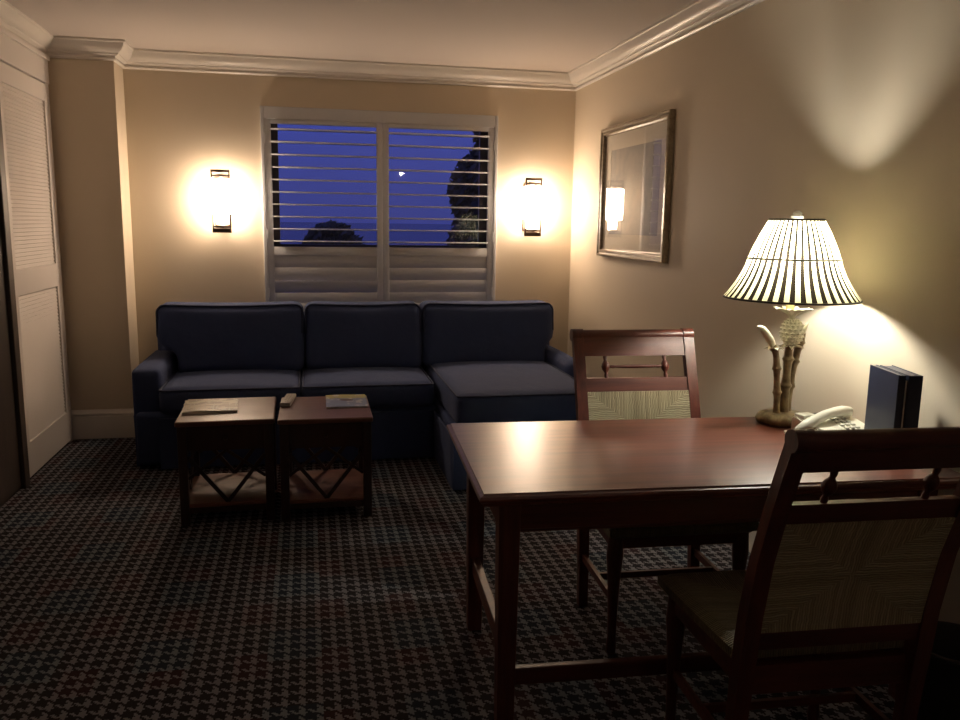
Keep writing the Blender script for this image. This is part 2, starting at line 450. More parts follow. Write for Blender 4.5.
# ------------------------------------------------------------------ outside
bm = bmesh.new(); box(bm, -60, 60, 6.2, 24, -4.4, -4); struct('ground', bm, M['leaf'], 'dark ground outside the window', 'ground')
m_, nt_, b_s = new_mat('sea_water'); b_s.inputs['Base Color'].default_value = (.01, .015, .06, 1); b_s.inputs['Roughness'].default_value = .25
bump(nt_, b_s, noise(nt_, coords(nt_, 'Object'), .8, 5), .5, .3)
bm = bmesh.new(); box(bm, -900, 900, 24, 2500, -4.5, -4.2); struct('sea', bm, m_, 'dark blue sea beyond the window', 'sea')
def tree(label, x, y, ztop, blobs, trunk_r, seed, n):
    rnd = random.Random(seed)
    t = thing('garden_tree', label, 'tree', (x, y, -4), 0, 'trees outside the window')
    bm = bmesh.new(); tube(bm, [(0, 0, 0), (.05, 0, 2), (0, 0, 4), (.02, 0, ztop+3.4)], [trunk_r, trunk_r*.85, trunk_r*.7, trunk_r*.4], 10)
    obj('trunk', bm, M['bark'], t, 60)
    bm = bmesh.new(); tot = sum(b[3]*b[4] for b in blobs)
    for bx, by, bz, rx, rz in blobs:
        for _ in range(int(n*rx*rz/tot)):
            while True:
                u = Vector([rnd.uniform(-1, 1) for _ in range(3)])
                if u.length < 1: break
            c = Vector((bx+u.x*rx, by+u.y*rx, bz+4+u.z*rz)); s = rnd.uniform(.035, .075)
            d = Vector([rnd.gauss(0, 1) for _ in range(3)]).normalized(); e = d.orthogonal().normalized()
            f = d.cross(e)
            bm.faces.new([bm.verts.new(c+v) for v in (e*s*1.6, f*s*.6, -e*s*1.6, -f*s*.6)])
    obj('foliage', bm, M['leaf'], t)
tree('tall dark tree filling the right edge of the right window panel', 3.05, 14, 3.4,
     [(.08, 0, 2.7, .34, 1.0), (.08, 0, 4.0, .42, 1.4), (-.05, 0, 1.95, .62, .7), (.1, 0, 1.0, .8, .8), (0, 0, 0, .9, 1)], .22, 3, 22000)
tree('low round tree standing out dark at the foot of the left window panel', .40, 14, 1.0,
     [(0, 0, .85, .52, .55), (.1, 0, .2, .7, .6)], .10, 5, 7000)
tree('dark tree with thin foliage at the left edge of the left window panel', -1.10, 17, 1.8,
     [(0, 0, 1.35, .36, .50), (-.1, 0, .5, .5, .8), (.05, 0, 1.75, .22, .3)], .10, 6, 3500)

# ------------------------------------------------------------------ sconces
def glow_mat(strength):
    m, nt, b = new_mat('lit_alabaster')
    b.inputs['Base Color'].default_value = (.9, .85, .75, 1)
    tc = coords(nt); 
    nt.links.new(mixc(nt, noise(nt, tc, 12), (1, .72, .50), (1, .80, .60)), b.inputs['Emission Color'])
    b.inputs['Emission Strength'].default_value = strength
    return m
M['glow'] = glow_mat(64)
def make_sconce(label, x, z):
    t = thing('wall_sconce', label, 'wall lamp', (x, YB, z), 0, 'wall sconces beside the window')
    bm = bmesh.new(); box(bm, -.050, .050, -.018, 0, -.17, .17, .004); obj('backplate', bm, M['bronze'], t)
    bm = bmesh.new()
    for s in (-1, 1): box(bm, s*.056-.005, s*.056+.005, -.112, -.100, .140, .205, .001)
    box(bm, -.061, .061, -.113, -.099, .188, .205, .001); box(bm, -.012, .012, -.104, -.012, .157, .173, .001); box(bm, -.057, .057, -.106, -.100, .159, .171, .001)
    obj('upper_frame', bm, M['bronze'], t)
    bm = bmesh.new()
    for s in (-1, 1): box(bm, s*.056-.005, s*.056+.005, -.112, -.100, -.205, -.078, .001)
    box(bm, -.061, .061, -.113, -.099, -.205, -.176, .001); box(bm, -.012, .012, -.104, -.012, -.173, -.157, .001); box(bm, -.057, .057, -.106, -.100, -.171, -.159, .001)
    obj('lower_frame', bm, M['bronze'], t)
    bm = bmesh.new(); box(bm, -.066, .066, -.122, -.022, -.082, .146, .012, 3); obj('glass_shade', bm, M['glow'], t, 40)
    bm = bmesh.new(); lathe(bm, [(.001, -.150), (.034, -.150), (.040, -.144), (.040, -.079), (.001, -.079)], 24, (0, -.062)); obj('inner_glass', bm, M['glow'], t, 40)
    return t
make_sconce('glowing bronze-framed wall sconce left of the window', -.553, 1.535)
make_sconce('glowing bronze-framed wall sconce between the window and the right corner', 1.582, 1.535)

# ------------------------------------------------------------------ framed picture on the right wall
def print_mat():
    m, nt, b = new_mat('faded_print')
    v = coords(nt)
    n1 = noise(nt, v, 3.0, 5); n2 = noise(nt, v, 14, 4)
    c = mixc(nt, math_n(nt, 'MULTIPLY_ADD', n1, 2.2, -.6), (.34, .33, .33), (.50, .46, .40))
    c = mixc(nt, math_n(nt, 'MULTIPLY_ADD', n2, 1.6, -.7), c, (.27, .29, .31))
    nt.links.new(c, b.inputs['Base Color']); b.inputs['Roughness'].default_value = .7
    return m
M['print'] = print_mat()
M['mat_board'] = plain('mat_board', (.72, .66, .55), .8, .03, 20)
M['frame_metal'] = wood('silver_gilt', (.20, .15, .10), (.42, .34, .24), .32, 1, coat=.2)
p = thing('framed_picture', 'large picture in a narrow silver-gilt frame on the right wall', 'picture', (XR-.002, 4.655, 1.622), R(.21))
PW, PH = .515, .402
bm = bmesh.new()
fp = [(0, 0), (.030, 0), (.036, .006), (.034, .014), (.026, .018), (.024, .026), (.030, .030), (.028, .038), (.012, .044), (.010, .050), (0, .050)]
cs = [(-PW, -PH), (PW, -PH), (PW, PH), (-PW, PH)]; rings = []
for (cy, cz) in cs:
    sy, sz = (1 if cy > 0 else -1), (1 if cz > 0 else -1)
    rings.append([bm.verts.new((-a_, cy-sy*b2, cz-sz*b2)) for a_, b2 in fp])
for i in range(4):
    A, B = rings[i], rings[(i+1) % 4]
    for k in range(len(fp)): bm.faces.new((A[k], A[(k+1) % len(fp)], B[(k+1) % len(fp)], B[k]))
obj('picture_frame', bm, M['frame_metal'], p, 30)
bm = bmesh.new(); box(bm, -.004, -.001, -PW+.045, PW-.045, -PH+.045, PH-.045); obj('backing_board', bm, M['mat_board'], p)
bm = bmesh.new(); box(bm, -.006, -.0045, -.375, .375, -.26, .26); obj('art_print', bm, M['print'], p)
bm = bmesh.new()
for (y0, y1, z0, z1) in ((-PW+.046, -.375, -PH+.046, PH-.046), (.375, PW-.046, -PH+.046, PH-.046), (-.375, .375, .26, PH-.046), (-.375, .375, -PH+.046, -.26)):
    box(bm, -.0075, -.0045, y0, y1, z0, z1)
obj('mat', bm, M['mat_board'], p)
bm = bmesh.new(); box(bm, -.0105, -.0085, -PW+.047, PW-.047, -PH+.047, PH-.047); obj('picture_glass', bm, M['picture_glass'], p)

# ------------------------------------------------------------------ sofa
sofa = thing('sectional_sofa', 'long navy denim sectional sofa with a chaise end under the window', 'sofa', (.36, 5.25, 0))
def SB(name, fn, mat='denim', smooth=60):
    bm = bmesh.new(); fn(bm)
    bmesh.ops.translate(bm, verts=bm.verts[:], vec=(-.36, -5.25, 0))
    return obj(name, bm, M[mat], sofa, smooth)
SF = 4.74           # seat front
def skirt(bm):
    # floor-length skirt around the front, swept as a thin sheet with slight pleats
    path = [(-.985, 5.76), (-.985, 4.845), (-.84, 4.845), (-.84, 4.765), (-.055, 4.765), (.735, 4.765), (.735, 4.13), (1.585, 4.13), (1.585, 4.80), (1.690, 4.80), (1.690, 5.76)]
    pts = []
    for (xa, ya), (xb, yb) in zip(path, path[1:]):
        L = math.hypot(xb-xa, yb-ya); n = max(2, int(L/.03))
        for i in range(n):
            t = i/n; pts.append((xa+(xb-xa)*t, ya+(yb-ya)*t, (yb-ya)/L, -(xb-xa)/L))
    pts.append((*path[-1], pts[-1][2], pts[-1][3]))
    top, bot, inn, inb = [], [], [], []
    for i, (x, y, nx, ny) in enumerate(pts):
        k = .006*math.sin(i*1.1)+.004*math.sin(i*.37)
        top.append(bm.verts.new((x, y, .30)))
        bot.append(bm.verts.new((x, y, .012)))
        bot[-1].co = (x+(-nx)*(.012+k) if abs(nx) > .5 else x, y+ny*(.012+k) if abs(ny) > .5 else y, .012)
        inn.append(bm.verts.new((x+nx*.012, y-ny*.012, .30))); inb.append(bm.verts.new((x+nx*.004, y-ny*.004, .012)))
    n = len(pts)
    for i in range(n-1):
        bm.faces.new((top[i], top[i+1], bot[i+1], bot[i])); bm.faces.new((inn[i], inb[i], inb[i+1], inn[i+1]))
        bm.faces.new((bot[i], bot[i+1], inb[i+1], inb[i])); bm.faces.new((top[i], inn[i], inn[i+1], top[i+1]))
SB('skirt', skirt)
def sbase(bm):
    box(bm, 1.56, 1.682, 4.82, 5.752, .03, .33, .02)
    box(bm, -.97, .745, 4.78, 5.76, .03, .33, .02); box(bm, .748, 1.575, 4.15, 5.755, .03, .335, .02)
SB('base', sbase)
def armL(bm): cushion(bm, -.995, -.835, 4.835, 5.62, .20, .572, .030, (.0, .0, .01), 12)
def armR(bm): cushion(bm, 1.575, 1.694, 4.79, 5.62, .20, .572, .055, (.0, .0, .01), 12)
SB('armrest', armL, smooth=180); SB('armrest', armR, smooth=180)
def backf(bm): box(bm, -.965, 1.682, 5.52, 5.76, .30, .80, .04, 3)
SB('back_frame', backf)
def seat(x0, x1, y0, z1, name='seat_cushion'):
    def f(bm): cushion(bm, x0, x1, y0, 5.40, .325, z1, .045, (.006, .012, .020), 16)
    o = SB(name, f, smooth=180)
    bm = bmesh.new(); r = .03; z = z1-.012
    pts = []
    for cx, cy, a0 in ((x1-r, 5.40-r, 0), (x0+r, 5.40-r, 90), (x0+r, y0+r, 180), (x1-r, y0+r, 270)):
        for k in range(6):
            a = R(a0+90*k/5); pts.append((cx+(r-.006)*math.cos(a)-.36, cy+(r-.006)*math.sin(a)-5.25, z))
    tube(bm, pts, .0055, 8, True); obj('piping', bm, M['piping'], o, 180)
seat(-.835, -.058, SF-.01, .478); seat(-.050, .728, SF-.01, .478)
seat(.765, 1.572, 4.21, .508, 'chaise_cushion')
def backc(x0, x1, ext=0):
    """back cushion leaning back; ext: side that flares over the arm above z .6 (T shape)"""
    z0, z1 = .47, .895
    def lean(q):
        t = (q.z-.45)/.45; q.y += .10*t
        if ext == -1 and q.x < x0+.16 and q.z > .60: pass
        return q
    xa = x0
    def f(bm):
        def fn(q):
            q = lean(q)
            k = 1/(1+math.exp(-(q.z-.63)*60))
            if ext == -1:
                w_ = max(0, min(1, (x0+.35-q.x)/.35)); q.x += (1-k)*.125*w_**2
            if ext == 1:
                w_ = max(0, min(1, (q.x-(x1-.35))/.35)); q.x -= (1-k)*.07*w_**2
            q.z -= .012*math.sin((q.x-x0)/(x1-x0)*PI)*max(0, (q.z-.8)/.1)
            return q
        cushion(bm, x0, x1, 5.20, 5.46, z0, z1, .055, (.004, .022, .006), 20, fn)
    o = SB('back_cushion', f, smooth=180)
    bm = bmesh.new(); pts = []
    r = .045; zt = z1-.006
    seq = [(x0+.010, .71), (x0+.008, .78)]
    for k in range(7):
        a = R(180-90*k/6); seq.append((x0+.006+r+r*math.cos(a), zt-r+r*math.sin(a)))
    for k in range(1, 8): seq.append((x0+(x1-x0)*k/8, zt+.004-.012*math.sin(k/8*PI)))
    for k in range(7):
        a = R(90-90*k/6); seq.append((x1-.006-r+r*math.cos(a), zt-r+r*math.sin(a)))
    seq += [(x1-.008, .78), (x1-.010, .71)]
    for x, z in seq: pts.append((x-.36, 5.20+.022+.10*(z-.45)/.45-5.25, z))
    tube(bm, pts, .0065, 8); obj('piping', bm, M['piping'], o, 180)
backc(-.925, -.035, -1); backc(-.027, .722, 0); backc(.730, 1.628, 1)

# ------------------------------------------------------------------ coffee tables
def make_ctable(label, loc, rz):
    t = thing('coffee_table', label, 'coffee table', loc, rz, 'pair of square coffee tables')
    hx, hy, H = .222, .255, .50
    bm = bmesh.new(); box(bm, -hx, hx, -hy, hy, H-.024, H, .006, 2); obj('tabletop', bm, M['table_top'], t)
    bm = bmesh.new()
    for s in (-1, 1):
        box(bm, -hx+.045, hx-.045, s*(hy-.030)-.009, s*(hy-.030)+.009, H-.145, H-.0245)
        box(bm, s*(hx-.030)-.009, s*(hx-.030)+.009, -hy+.045, hy-.045, H-.145, H-.0245)
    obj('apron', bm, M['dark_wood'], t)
    bm = bmesh.new(); tube(bm, [(0, -hy+.021, H-.085), (0, -hy+.005, H-.085), (0, -hy-.004, H-.085)], [.005, .010, .007], 12); obj('knob', bm, M['bronze'], t, 60)
    for sx in (-1, 1):
        for sy in (-1, 1):
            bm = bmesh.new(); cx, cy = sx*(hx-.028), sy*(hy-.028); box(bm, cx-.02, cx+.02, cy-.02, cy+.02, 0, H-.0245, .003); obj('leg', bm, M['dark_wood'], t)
    bm = bmesh.new(); box(bm, -hx+.02, hx-.02, -hy+.02, hy-.02, .082, .100, .003); obj('shelf', bm, M['table_top'], t)
    bm = bmesh.new()
    for s in (-1, 1):
        box(bm, -hx+.047, hx-.047, s*(hy-.028)-.011, s*(hy-.028)+.011, .055, .082)
        box(bm, s*(hx-.028)-.011, s*(hx-.028)+.011, -hy+.047, hy-.047, .055, .082)
    obj('shelf_rail', bm, M['dark_wood'], t)
    z0, z1 = .100, H-.145
    for s in (-1, 1):
        bm = bmesh.new(); y = s*(hy-.028); w_ = hx-.048; k = z0+(z1-z0)
        for a in (-1, 1):
            bar(bm, (0, y, z0+.002), (a*w_, y, z1-.03), .018, .010, (0, 1, 0))
            bar(bm, (0, y+.0005, z1-.002), (a*w_, y+.0005, z0+.12), .014, .009, (0, 1, 0))
        obj('lattice', bm, M['dark_wood'], t)
    for s in (-1, 1):
        bm = bmesh.new(); x = s*(hx-.028); w_ = hy-.048
        for a in (-1, 1):
            bar(bm, (x, 0, z0+.002), (x, a*w_, z1-.03), .018, .010, (1, 0, 0))
            bar(bm, (x+.0005, 0, z1-.002), (x+.0005, a*w_, z0+.12), .014, .009, (1, 0, 0))
        obj('lattice', bm, M['dark_wood'], t)
    return t
ct = make_ctable('left coffee table of the pair, nearer the closet door, with the open magazine on it', (-.395, 4.095, 0), R(1.0))
c2 = dup(ct); c2.location = (.070, 4.070, 0); c2.rotation_euler = (0, 0, R(-.5))
c2['label'] = 'right coffee table of the pair, carrying the remote control and blue brochure'

# magazine (slightly wavy open leaflet)
def mag_mat(name, a, b2, c3, sc):
    m, nt, b = new_mat(name)
    v = coords(nt, 'Object', (1, 1.6, 1))
    n1 = noise(nt, v, sc, 3); n2 = noise(nt, coords(nt, 'Object', (40, 4, 4)), 2.4, 2)
    c = mixc(nt, math_n(nt, 'GREATER_THAN', n1, .52), a, b2)
    c = mixc(nt, math_n(nt, 'GREATER_THAN', n2, .60), c, c3)
    nt.links.new(c, b.inputs['Base Color']); b.inputs['Roughness'].default_value = .35
    return m
M['mag'] = mag_mat('magazine_cover', (.42, .38, .29), (.25, .21, .16), (.36, .35, .30), 14)
def brochure_mat():
    m, nt, b = new_mat('brochure_cover')
    tc = N(nt, 'ShaderNodeTexCoord'); sp = N(nt, 'ShaderNodeSeparateXYZ'); nt.links.new(tc.outputs['Object'], sp.inputs[0])
    n1 = noise(nt, tc.outputs['Object'], 22, 4)
    y = math_n(nt, 'ADD', sp.outputs[1], math_n(nt, 'MULTIPLY_ADD', n1, .08, -.04))
    c = mixc(nt, math_n(nt, 'GREATER_THAN', y, .055), (.22, .27, .42), (.42, .38, .14))
    c = mixc(nt, math_n(nt, 'GREATER_THAN', n1, .60), c, (.55, .55, .58))
    dx = math_n(nt, 'ADD', math_n(nt, 'POWER', math_n(nt, 'DIVIDE', sp.outputs[0], .035), 2), math_n(nt, 'POWER', math_n(nt, 'DIVIDE', math_n(nt, 'SUBTRACT', sp.outputs[1], .01), .025), 2))
    c = mixc(nt, math_n(nt, 'LESS_THAN', dx, 1), c, (.10, .05, .06))
    nt.links.new(c, b.inputs['Base Color']); b.inputs['Roughness'].default_value = .3
    return m
M['brochure'] = brochure_mat()
def booklet(name, label, cat, loc, rz, w_, d_, th, mat, wave):
    t = thing(name, label, cat, loc, rz)
    bm = bmesh.new(); box(bm, -w_/2+.002, w_/2-.002, -d_/2+.002, d_/2-.002, 0, th-.001); obj('pages', bm, M['paper'], t)
    bm = bmesh.new(); nx = 24
    def h(u): return th+wave*(math.sin(u*PI)**2*.6+math.sin(u*7)*.25+.3)
    A = []
    for zz in (0, .0012):
        A.append([[bm.verts.new((-w_/2+w_*i/nx+.004*math.sin(j*3), -d_/2+d_*j/6, h(i/nx)+zz)) for i in range(nx+1)] for j in range(7)])
    for L in A:
        for j in range(6):
            for i in range(nx): bm.faces.new((L[j][i], L[j][i+1], L[j+1][i+1], L[j+1][i]))
    for i in range(nx):
        bm.faces.new((A[0][0][i], A[0][0][i+1], A[1][0][i+1], A[1][0][i])); bm.faces.new((A[0][6][i], A[0][6][i+1], A[1][6][i+1], A[1][6][i]))
    for j in range(6):
        bm.faces.new((A[0][j][0], A[0][j+1][0], A[1][j+1][0], A[1][j][0])); bm.faces.new((A[0][j][nx], A[0][j+1][nx], A[1][j+1][nx], A[1][j][nx]))
    obj('cover', bm, M[mat], t, 60)
    return t
booklet('magazine', 'tan magazine with curling pages on the left coffee table', 'magazine', (-.483, 4.125, .5005), R(4), .255, .27, .010, 'mag', .005)
booklet('brochure', 'blue and yellow brochure on the right coffee table', 'brochure', (.180, 4.165, .5005), R(-1), .205, .285, .005, 'brochure', .003)
t = thing('remote_control', 'small grey remote control beside the gap between the coffee tables', 'remote control', (-.112, 4.20, .5005), R(-7))
bm = bmesh.new(); box(bm, -.026, .026, -.115, .115, 0, .022, .006, 3); obj('remote_body', bm, M['remote'], t, 40)
bm = bmesh.new()
for i in range(7):
    for j in range(3): box(bm, -.018+.0135*j, -.009+.0135*j, -.085+.026*i, -.073+.026*i, .0215, .0245, .001, 1)
obj('button_pad', bm, M['remote_keys'], t)

# ------------------------------------------------------------------ desk
DROT = R(-3.2)
desk = thing('writing_desk', 'large mahogany desk with a polished top and low stretchers', 'desk', (.420, 1.968, 0), DROT)
DW, DD = 1.425, .784           # local: x 0..DW, y 0..DD
bm = bmesh.new()
def slab(bm, prof):
    # prof: (inset, z)
    rings = []
    for i_, z in prof:
        rings.append([bm.verts.new((x, y, z)) for x, y in ((i_, i_), (DW-i_, i_), (DW-i_, DD-i_), (i_, DD-i_))])
    for a_, b2 in zip(rings, rings[1:]):
        for k in range(4): bm.faces.new((a_[k], a_[(k+1) % 4], b2[(k+1) % 4], b2[k]))
    bm.faces.new(rings[0][::-1]); bm.faces.new(rings[-1])
slab(bm, [(.016, DZ-.036), (.010, DZ-.031), (.008, DZ-.024), (.002, DZ-.020), (0, DZ-.013), (.003, DZ-.007), (.012, DZ-.004), (.014, DZ)])
obj('desktop', bm, M['top_wood'], desk)
LI, LW = .064, .060
bm = bmesh.new()
box(bm, LI+.01, DW-LI-.01, LI+.008, LI+.030, DZ-.130, DZ-.036); box(bm, LI+.01, DW-LI-.01, DD-LI-.030, DD-LI-.008, DZ-.130, DZ-.036)
box(bm, LI+.008, LI+.030, LI+.01, DD-LI-.01, DZ-.130, DZ-.036); box(bm, DW-LI-.030, DW-LI-.008, LI+.01, DD-LI-.01, DZ-.130, DZ-.036)
for y in (LI+.006,): box(bm, LI+LW, DW-LI-LW, y-.002, y+.002, DZ-.130, DZ-.122)
obj('apron', bm, M['mahogany_x'], desk)
for x in (LI, DW-LI-LW):
    for y in (LI, DD-LI-LW):
        bm = bmesh.new()
        vs = box(bm, x, x+LW, y, y+LW, 0, DZ-.036, .003)
        for v in bm.verts:
            if v.co.z < .1:
                v.co.x = x+LW/2+(v.co.x-x-LW/2)*.80; v.co.y = y+LW/2+(v.co.y-y-LW/2)*.80
        obj('leg', bm, M['mahogany'], desk)
for x in (LI+LW/2, DW-LI-LW/2):
    bm = bmesh.new(); box(bm, x-.013, x+.013, LI+LW*.85, DD-LI-LW*.85, .215, .272, .003); obj('stretcher', bm, M['mahogany'], desk)
bm = bmesh.new(); box(bm, LI+LW*.85, DW-LI-LW*.85, LI+LW/2-.012, LI+LW/2+.012, .140, .190, .003); obj('stretcher', bm, M['mahogany_x'], desk)

# ------------------------------------------------------------------ chairs (local: faces -y)
def make_chair(label, loc, rz):
    t = thing('rush_chair', label, 'chair', loc, rz, 'rush-seat chairs at the desk')
    W = .240; PT = .040
    # side profile (y,z) of posts
    prof = [(.195, 0), (.205, .15), (.222, .32), (.232, .43), (.246, .55), (.278, .70), (.325, .84), (.370, .955), (.386, .995)]
    dep = [.030, .032, .036, .042, .040, .036, .034, .034, .034]
    for s in (-1, 1):
        bm = bmesh.new(); rings = []
        for (y, z), d in zip(prof, dep):
            x0, x1 = sorted((s*W, s*(W-PT)))
            k = 1 if z > .4 else .85+.15*z/.4
            xc = s*(W-PT/2); hw = PT/2*k
            rings.append([bm.verts.new((xc+a*hw, y+b2*d/2, z)) for a, b2 in ((-1, -1), (1, -1), (1, 1), (-1, 1))])
        for a_, b2 in zip(rings, rings[1:]):
            for k in range(4): bm.faces.new((a_[k], a_[(k+1) % 4], b2[(k+1) % 4], b2[k]))
        bm.faces.new(rings[0][::-1]); bm.faces.new(rings[-1])
        # scrolled top of the post
        xs = sorted((s*(W+.002), s*(W-PT-.001)))
        c = (.396, 1.003); pts = [(c[0]+.026*math.cos(R(a)), c[1]+.024*math.sin(R(a))) for a in range(0, 360, 24)]
        prism(bm, pts, xs[0], xs[1], 'yz')
        obj('back_post', bm, M['mahogany'], t, 40)
    def yat(z):
        for (ya, za), (yb, zb) in zip(prof, prof[1:]):
            if za <= z <= zb: return ya+(yb-ya)*(z-za)/(zb-za)
        return prof[-1][0]
    def rail(z0, z1, th, name, top_roll=False, x=W-PT):
        bm = bmesh.new(); out = []
        zs = [z0+(z1-z0)*i/5 for i in range(6)]
        front = [(yat(z)-th/2, z) for z in zs]; back = [(yat(z)+th/2, z) for z in zs]
        o_ = front+back[::-1]
        prism(bm, o_, -x-.001, x+.001, 'yz')
        if top_roll:
            c = (.395, 1.002); prism(bm, [(c[0]+.022*math.cos(R(a)), c[1]+.021*math.sin(R(a))) for a in range(0, 360, 24)], -x, x, 'yz')
        obj(name, bm, M['mahogany_x'], t, 40)
    rail(.928, 1.000, .022, 'crest_rail', True)
    rail(.795, .848, .022, 'back_rail'); rail(.472, .522, .024, 'back_rail'); 
    # turned gallery: spindle between two short balusters
    for s in (-1, 1):
        bm = bmesh.new(); x = s*.118
        zz = [.846, .856, .866, .872, .878, .888, .898, .904, .910, .920, .930]
        rr = [.007, .008, .006, .010, .014, .0165, .014, .010, .006, .008, .007]
        tube(bm, [(x, yat(z), z) for z in zz], rr, 14); obj('baluster', bm, M['mahogany'], t, 60)
    bm = bmesh.new(); y = yat(.888)
    xx = [-.105, -.09, -.08, -.05, 0, .05, .08, .09, .105]; rr = [.005, .007, .0055, .0065, .0075, .0065, .0055, .007, .005]
    tube(bm, [(x, y, .888) for x in xx], rr, 12); obj('spindle', bm, M['mahogany_x'], t, 60)
    # woven back panel, pillowed
    bm = bmesh.new(); nx, nz = 24, 18; hw, z0, z1 = W-PT+.004, .518, .800
    cz = (z0+z1)/2; cy = yat(cz)
    L = []
    for s in (-1, 1):
        L.append([[bm.verts.new((hw*(2*i/nx-1), yat(z0+(z1-z0)*j/nz)-cy+s*(.009+.007*max(abs(2*i/nx-1), abs(2*j/nz-1))**2), z0+(z1-z0)*j/nz-cz)) for i in range(nx+1)] for j in range(nz+1)])
    for G in L:
        for j in range(nz):
            for i in range(nx): bm.faces.new((G[j][i], G[j][i+1], G[j+1][i+1], G[j+1][i]))
    for i in range(nx):
        for j in (0, nz): bm.faces.new((L[0][j][i], L[0][j][i+1], L[1][j][i+1], L[1][j][i]))
    for j in range(nz):
        for i in (0, nx): bm.faces.new((L[0][j][i], L[0][j+1][i], L[1][j+1][i], L[1][j][i]))
    obj('woven_back', bm, M['rush_back'], t, 60, (0, cy, cz))
    # seat
    bm = bmesh.new(); nx = 20; L = []
    for s in (-1, 1):
        g = []
        for j in range(nx+1):
            v_ = 2*j/nx-1; y = v_*.208-.008; hwid = .250+(-v_)*.014
            g.append([bm.verts.new((hwid*(2*i/nx-1)*(1-.02*(abs(v_)**8)), y, s*(.026-.011*(1-max(abs(2*i/nx-1), abs(v_))**2) if s > 0 else .024) * (1 if max(abs(2*i/nx-1), abs(v_)) < .999 else .45))) for i in range(nx+1)])
        L.append(g)
    for G in L:
        for j in range(nx):
            for i in range(nx): bm.faces.new((G[j][i], G[j][i+1], G[j+1][i+1], G[j+1][i]))
    for i in range(nx):
        for j in (0, nx): bm.faces.new((L[0][j][i], L[0][j][i+1], L[1][j][i+1], L[1][j][i]))
    for j in range(nx):
        for i in (0, nx): bm.faces.new((L[0][j][i], L[0][j+1][i], L[1][j+1][i], L[1][j][i]))
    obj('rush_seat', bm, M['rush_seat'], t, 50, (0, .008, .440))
    bm = bmesh.new()
    box(bm, -W+PT*.6, W-PT*.6, -.166, -.144, .372, .424); box(bm, -W+PT, W-PT, .196, .222, .345, .416)
    for s in (-1, 1): bar(bm, (s*(W-.016), -.154, .397), (s*(W-.022), .215, .397), .050, .022, (1, 0, 0))
    obj('seat_rail', bm, M['mahogany_x'], t)
    for s in (-1, 1):
        bm = bmesh.new(); x = s*.220; y = -.155
        zz = [0, .02, .06, .16, .26, .31, .345, .375, .415]; rr = [.015, .017, .014, .0165, .021, .025, .028, .026, .024]
        tube(bm, [(x, y, z) for z in zz], rr, 14)
        obj('front_leg', bm, M['mahogany'], t, 60)
    for s in (-1, 1):
        bm = bmesh.new(); bar(bm, (s*.220, -.152, .190), (s*.220, .205, .190), .026, .014, (1, 0, 0)); obj('stretcher', bm, M['mahogany_x'], t)
    bm = bmesh.new(); bar(bm, (-.215, .03, .190), (.215, .03, .190), .022, .012, (0, 1, 0)); obj('stretcher', bm, M['mahogany_x'], t)
    return t
ch = make_chair('rush-backed chair on the far side of the desk, facing the viewer', (1.200, 2.545, 0), R(-3))
c2 = dup(ch); c2.location = (1.192, 1.790, 0); c2.rotation_euler = (0, 0, R(177))
c2['label'] = 'rush-backed chair in the near right foreground seen from behind'

# ------------------------------------------------------------------ table lamp
K = 1.0376
LX, LY = 1.652, 2.571
lamp = thing('table_lamp', 'lit pineapple and bamboo table lamp with a black and white striped shade on the desk', 'table lamp', (LX, LY, DZ)); lamp.scale = (K, K, K)
bm = bmesh.new(); rnd = random.Random(2)
prof = [(.070, 0), (.080, .004), (.084, .016), (.078, .028), (.070, .036), (.058, .040), (.001, .042)]
seg = 40; rings = []
for r, z in prof:
    rings.append([bm.verts.new((r*(1+.06*math.sin(3*a+.6)+.04*math.sin(7*a+z*60))*math.cos(a), r*.92*(1+.06*math.sin(3*a+.6)+.04*math.sin(7*a+z*60))*math.sin(a), z)) for a in [2*PI*k/seg for k in range(seg)]])
for a_, b2 in zip(rings, rings[1:]):
    for k in range(seg): bm.faces.new((a_[k], a_[(k+1) % seg], b2[(k+1) % seg], b2[k]))
bm.faces.new(rings[0][::-1]); bm.faces.new(rings[-1])
obj('lamp_base', bm, M['bamboo'], lamp, 60)
def stalk(pts, r0, r1, nseg, name='bamboo_stalk', mat='bamboo', cut=False):
    pts = [Vector(q) for q in pts]; P, Q = [], []
    n = 48
    for i in range(n+1):
        t_ = i/n*(len(pts)-1); k = min(int(t_), len(pts)-2); f = t_-k
        p0 = pts[max(k-1, 0)]; p1 = pts[k]; p2 = pts[k+1]; p3 = pts[min(k+2, len(pts)-1)]
        q = .5*((2*p1)+(p2-p0)*f+(2*p0-5*p1+4*p2-p3)*f*f+(3*p1-p0-3*p2+p3)*f**3)
        u = i/n; ph = (u*nseg) % 1
        ring = math.exp(-((min(ph, 1-ph))/.06)**2)
        r = (r0+(r1-r0)*u)*(1-.16*math.sin(ph*PI))*(1+.34*ring)
        P.append(q); Q.append(r)
    bm = bmesh.new(); tube(bm, P, Q, 14); return obj(name, bm, M[mat], lamp, 70)
stalk([(-.030, -.012, .036), (-.032, -.012, .10), (-.038, -.012, .17), (-.046, -.012, .235), (-.060, -.012, .276)], .0130, .0125, 3.4)
stalk([(.004, -.004, .036), (.003, -.004, .12), (.004, -.004, .20), (.006, -.004, .272)], .0175, .0155, 2.6)
stalk([(.024, .010, .036), (.027, .010, .12), (.036, .010, .20), (.050, .010, .262), (.061, .010, .312)], .0150, .0145, 3.6)
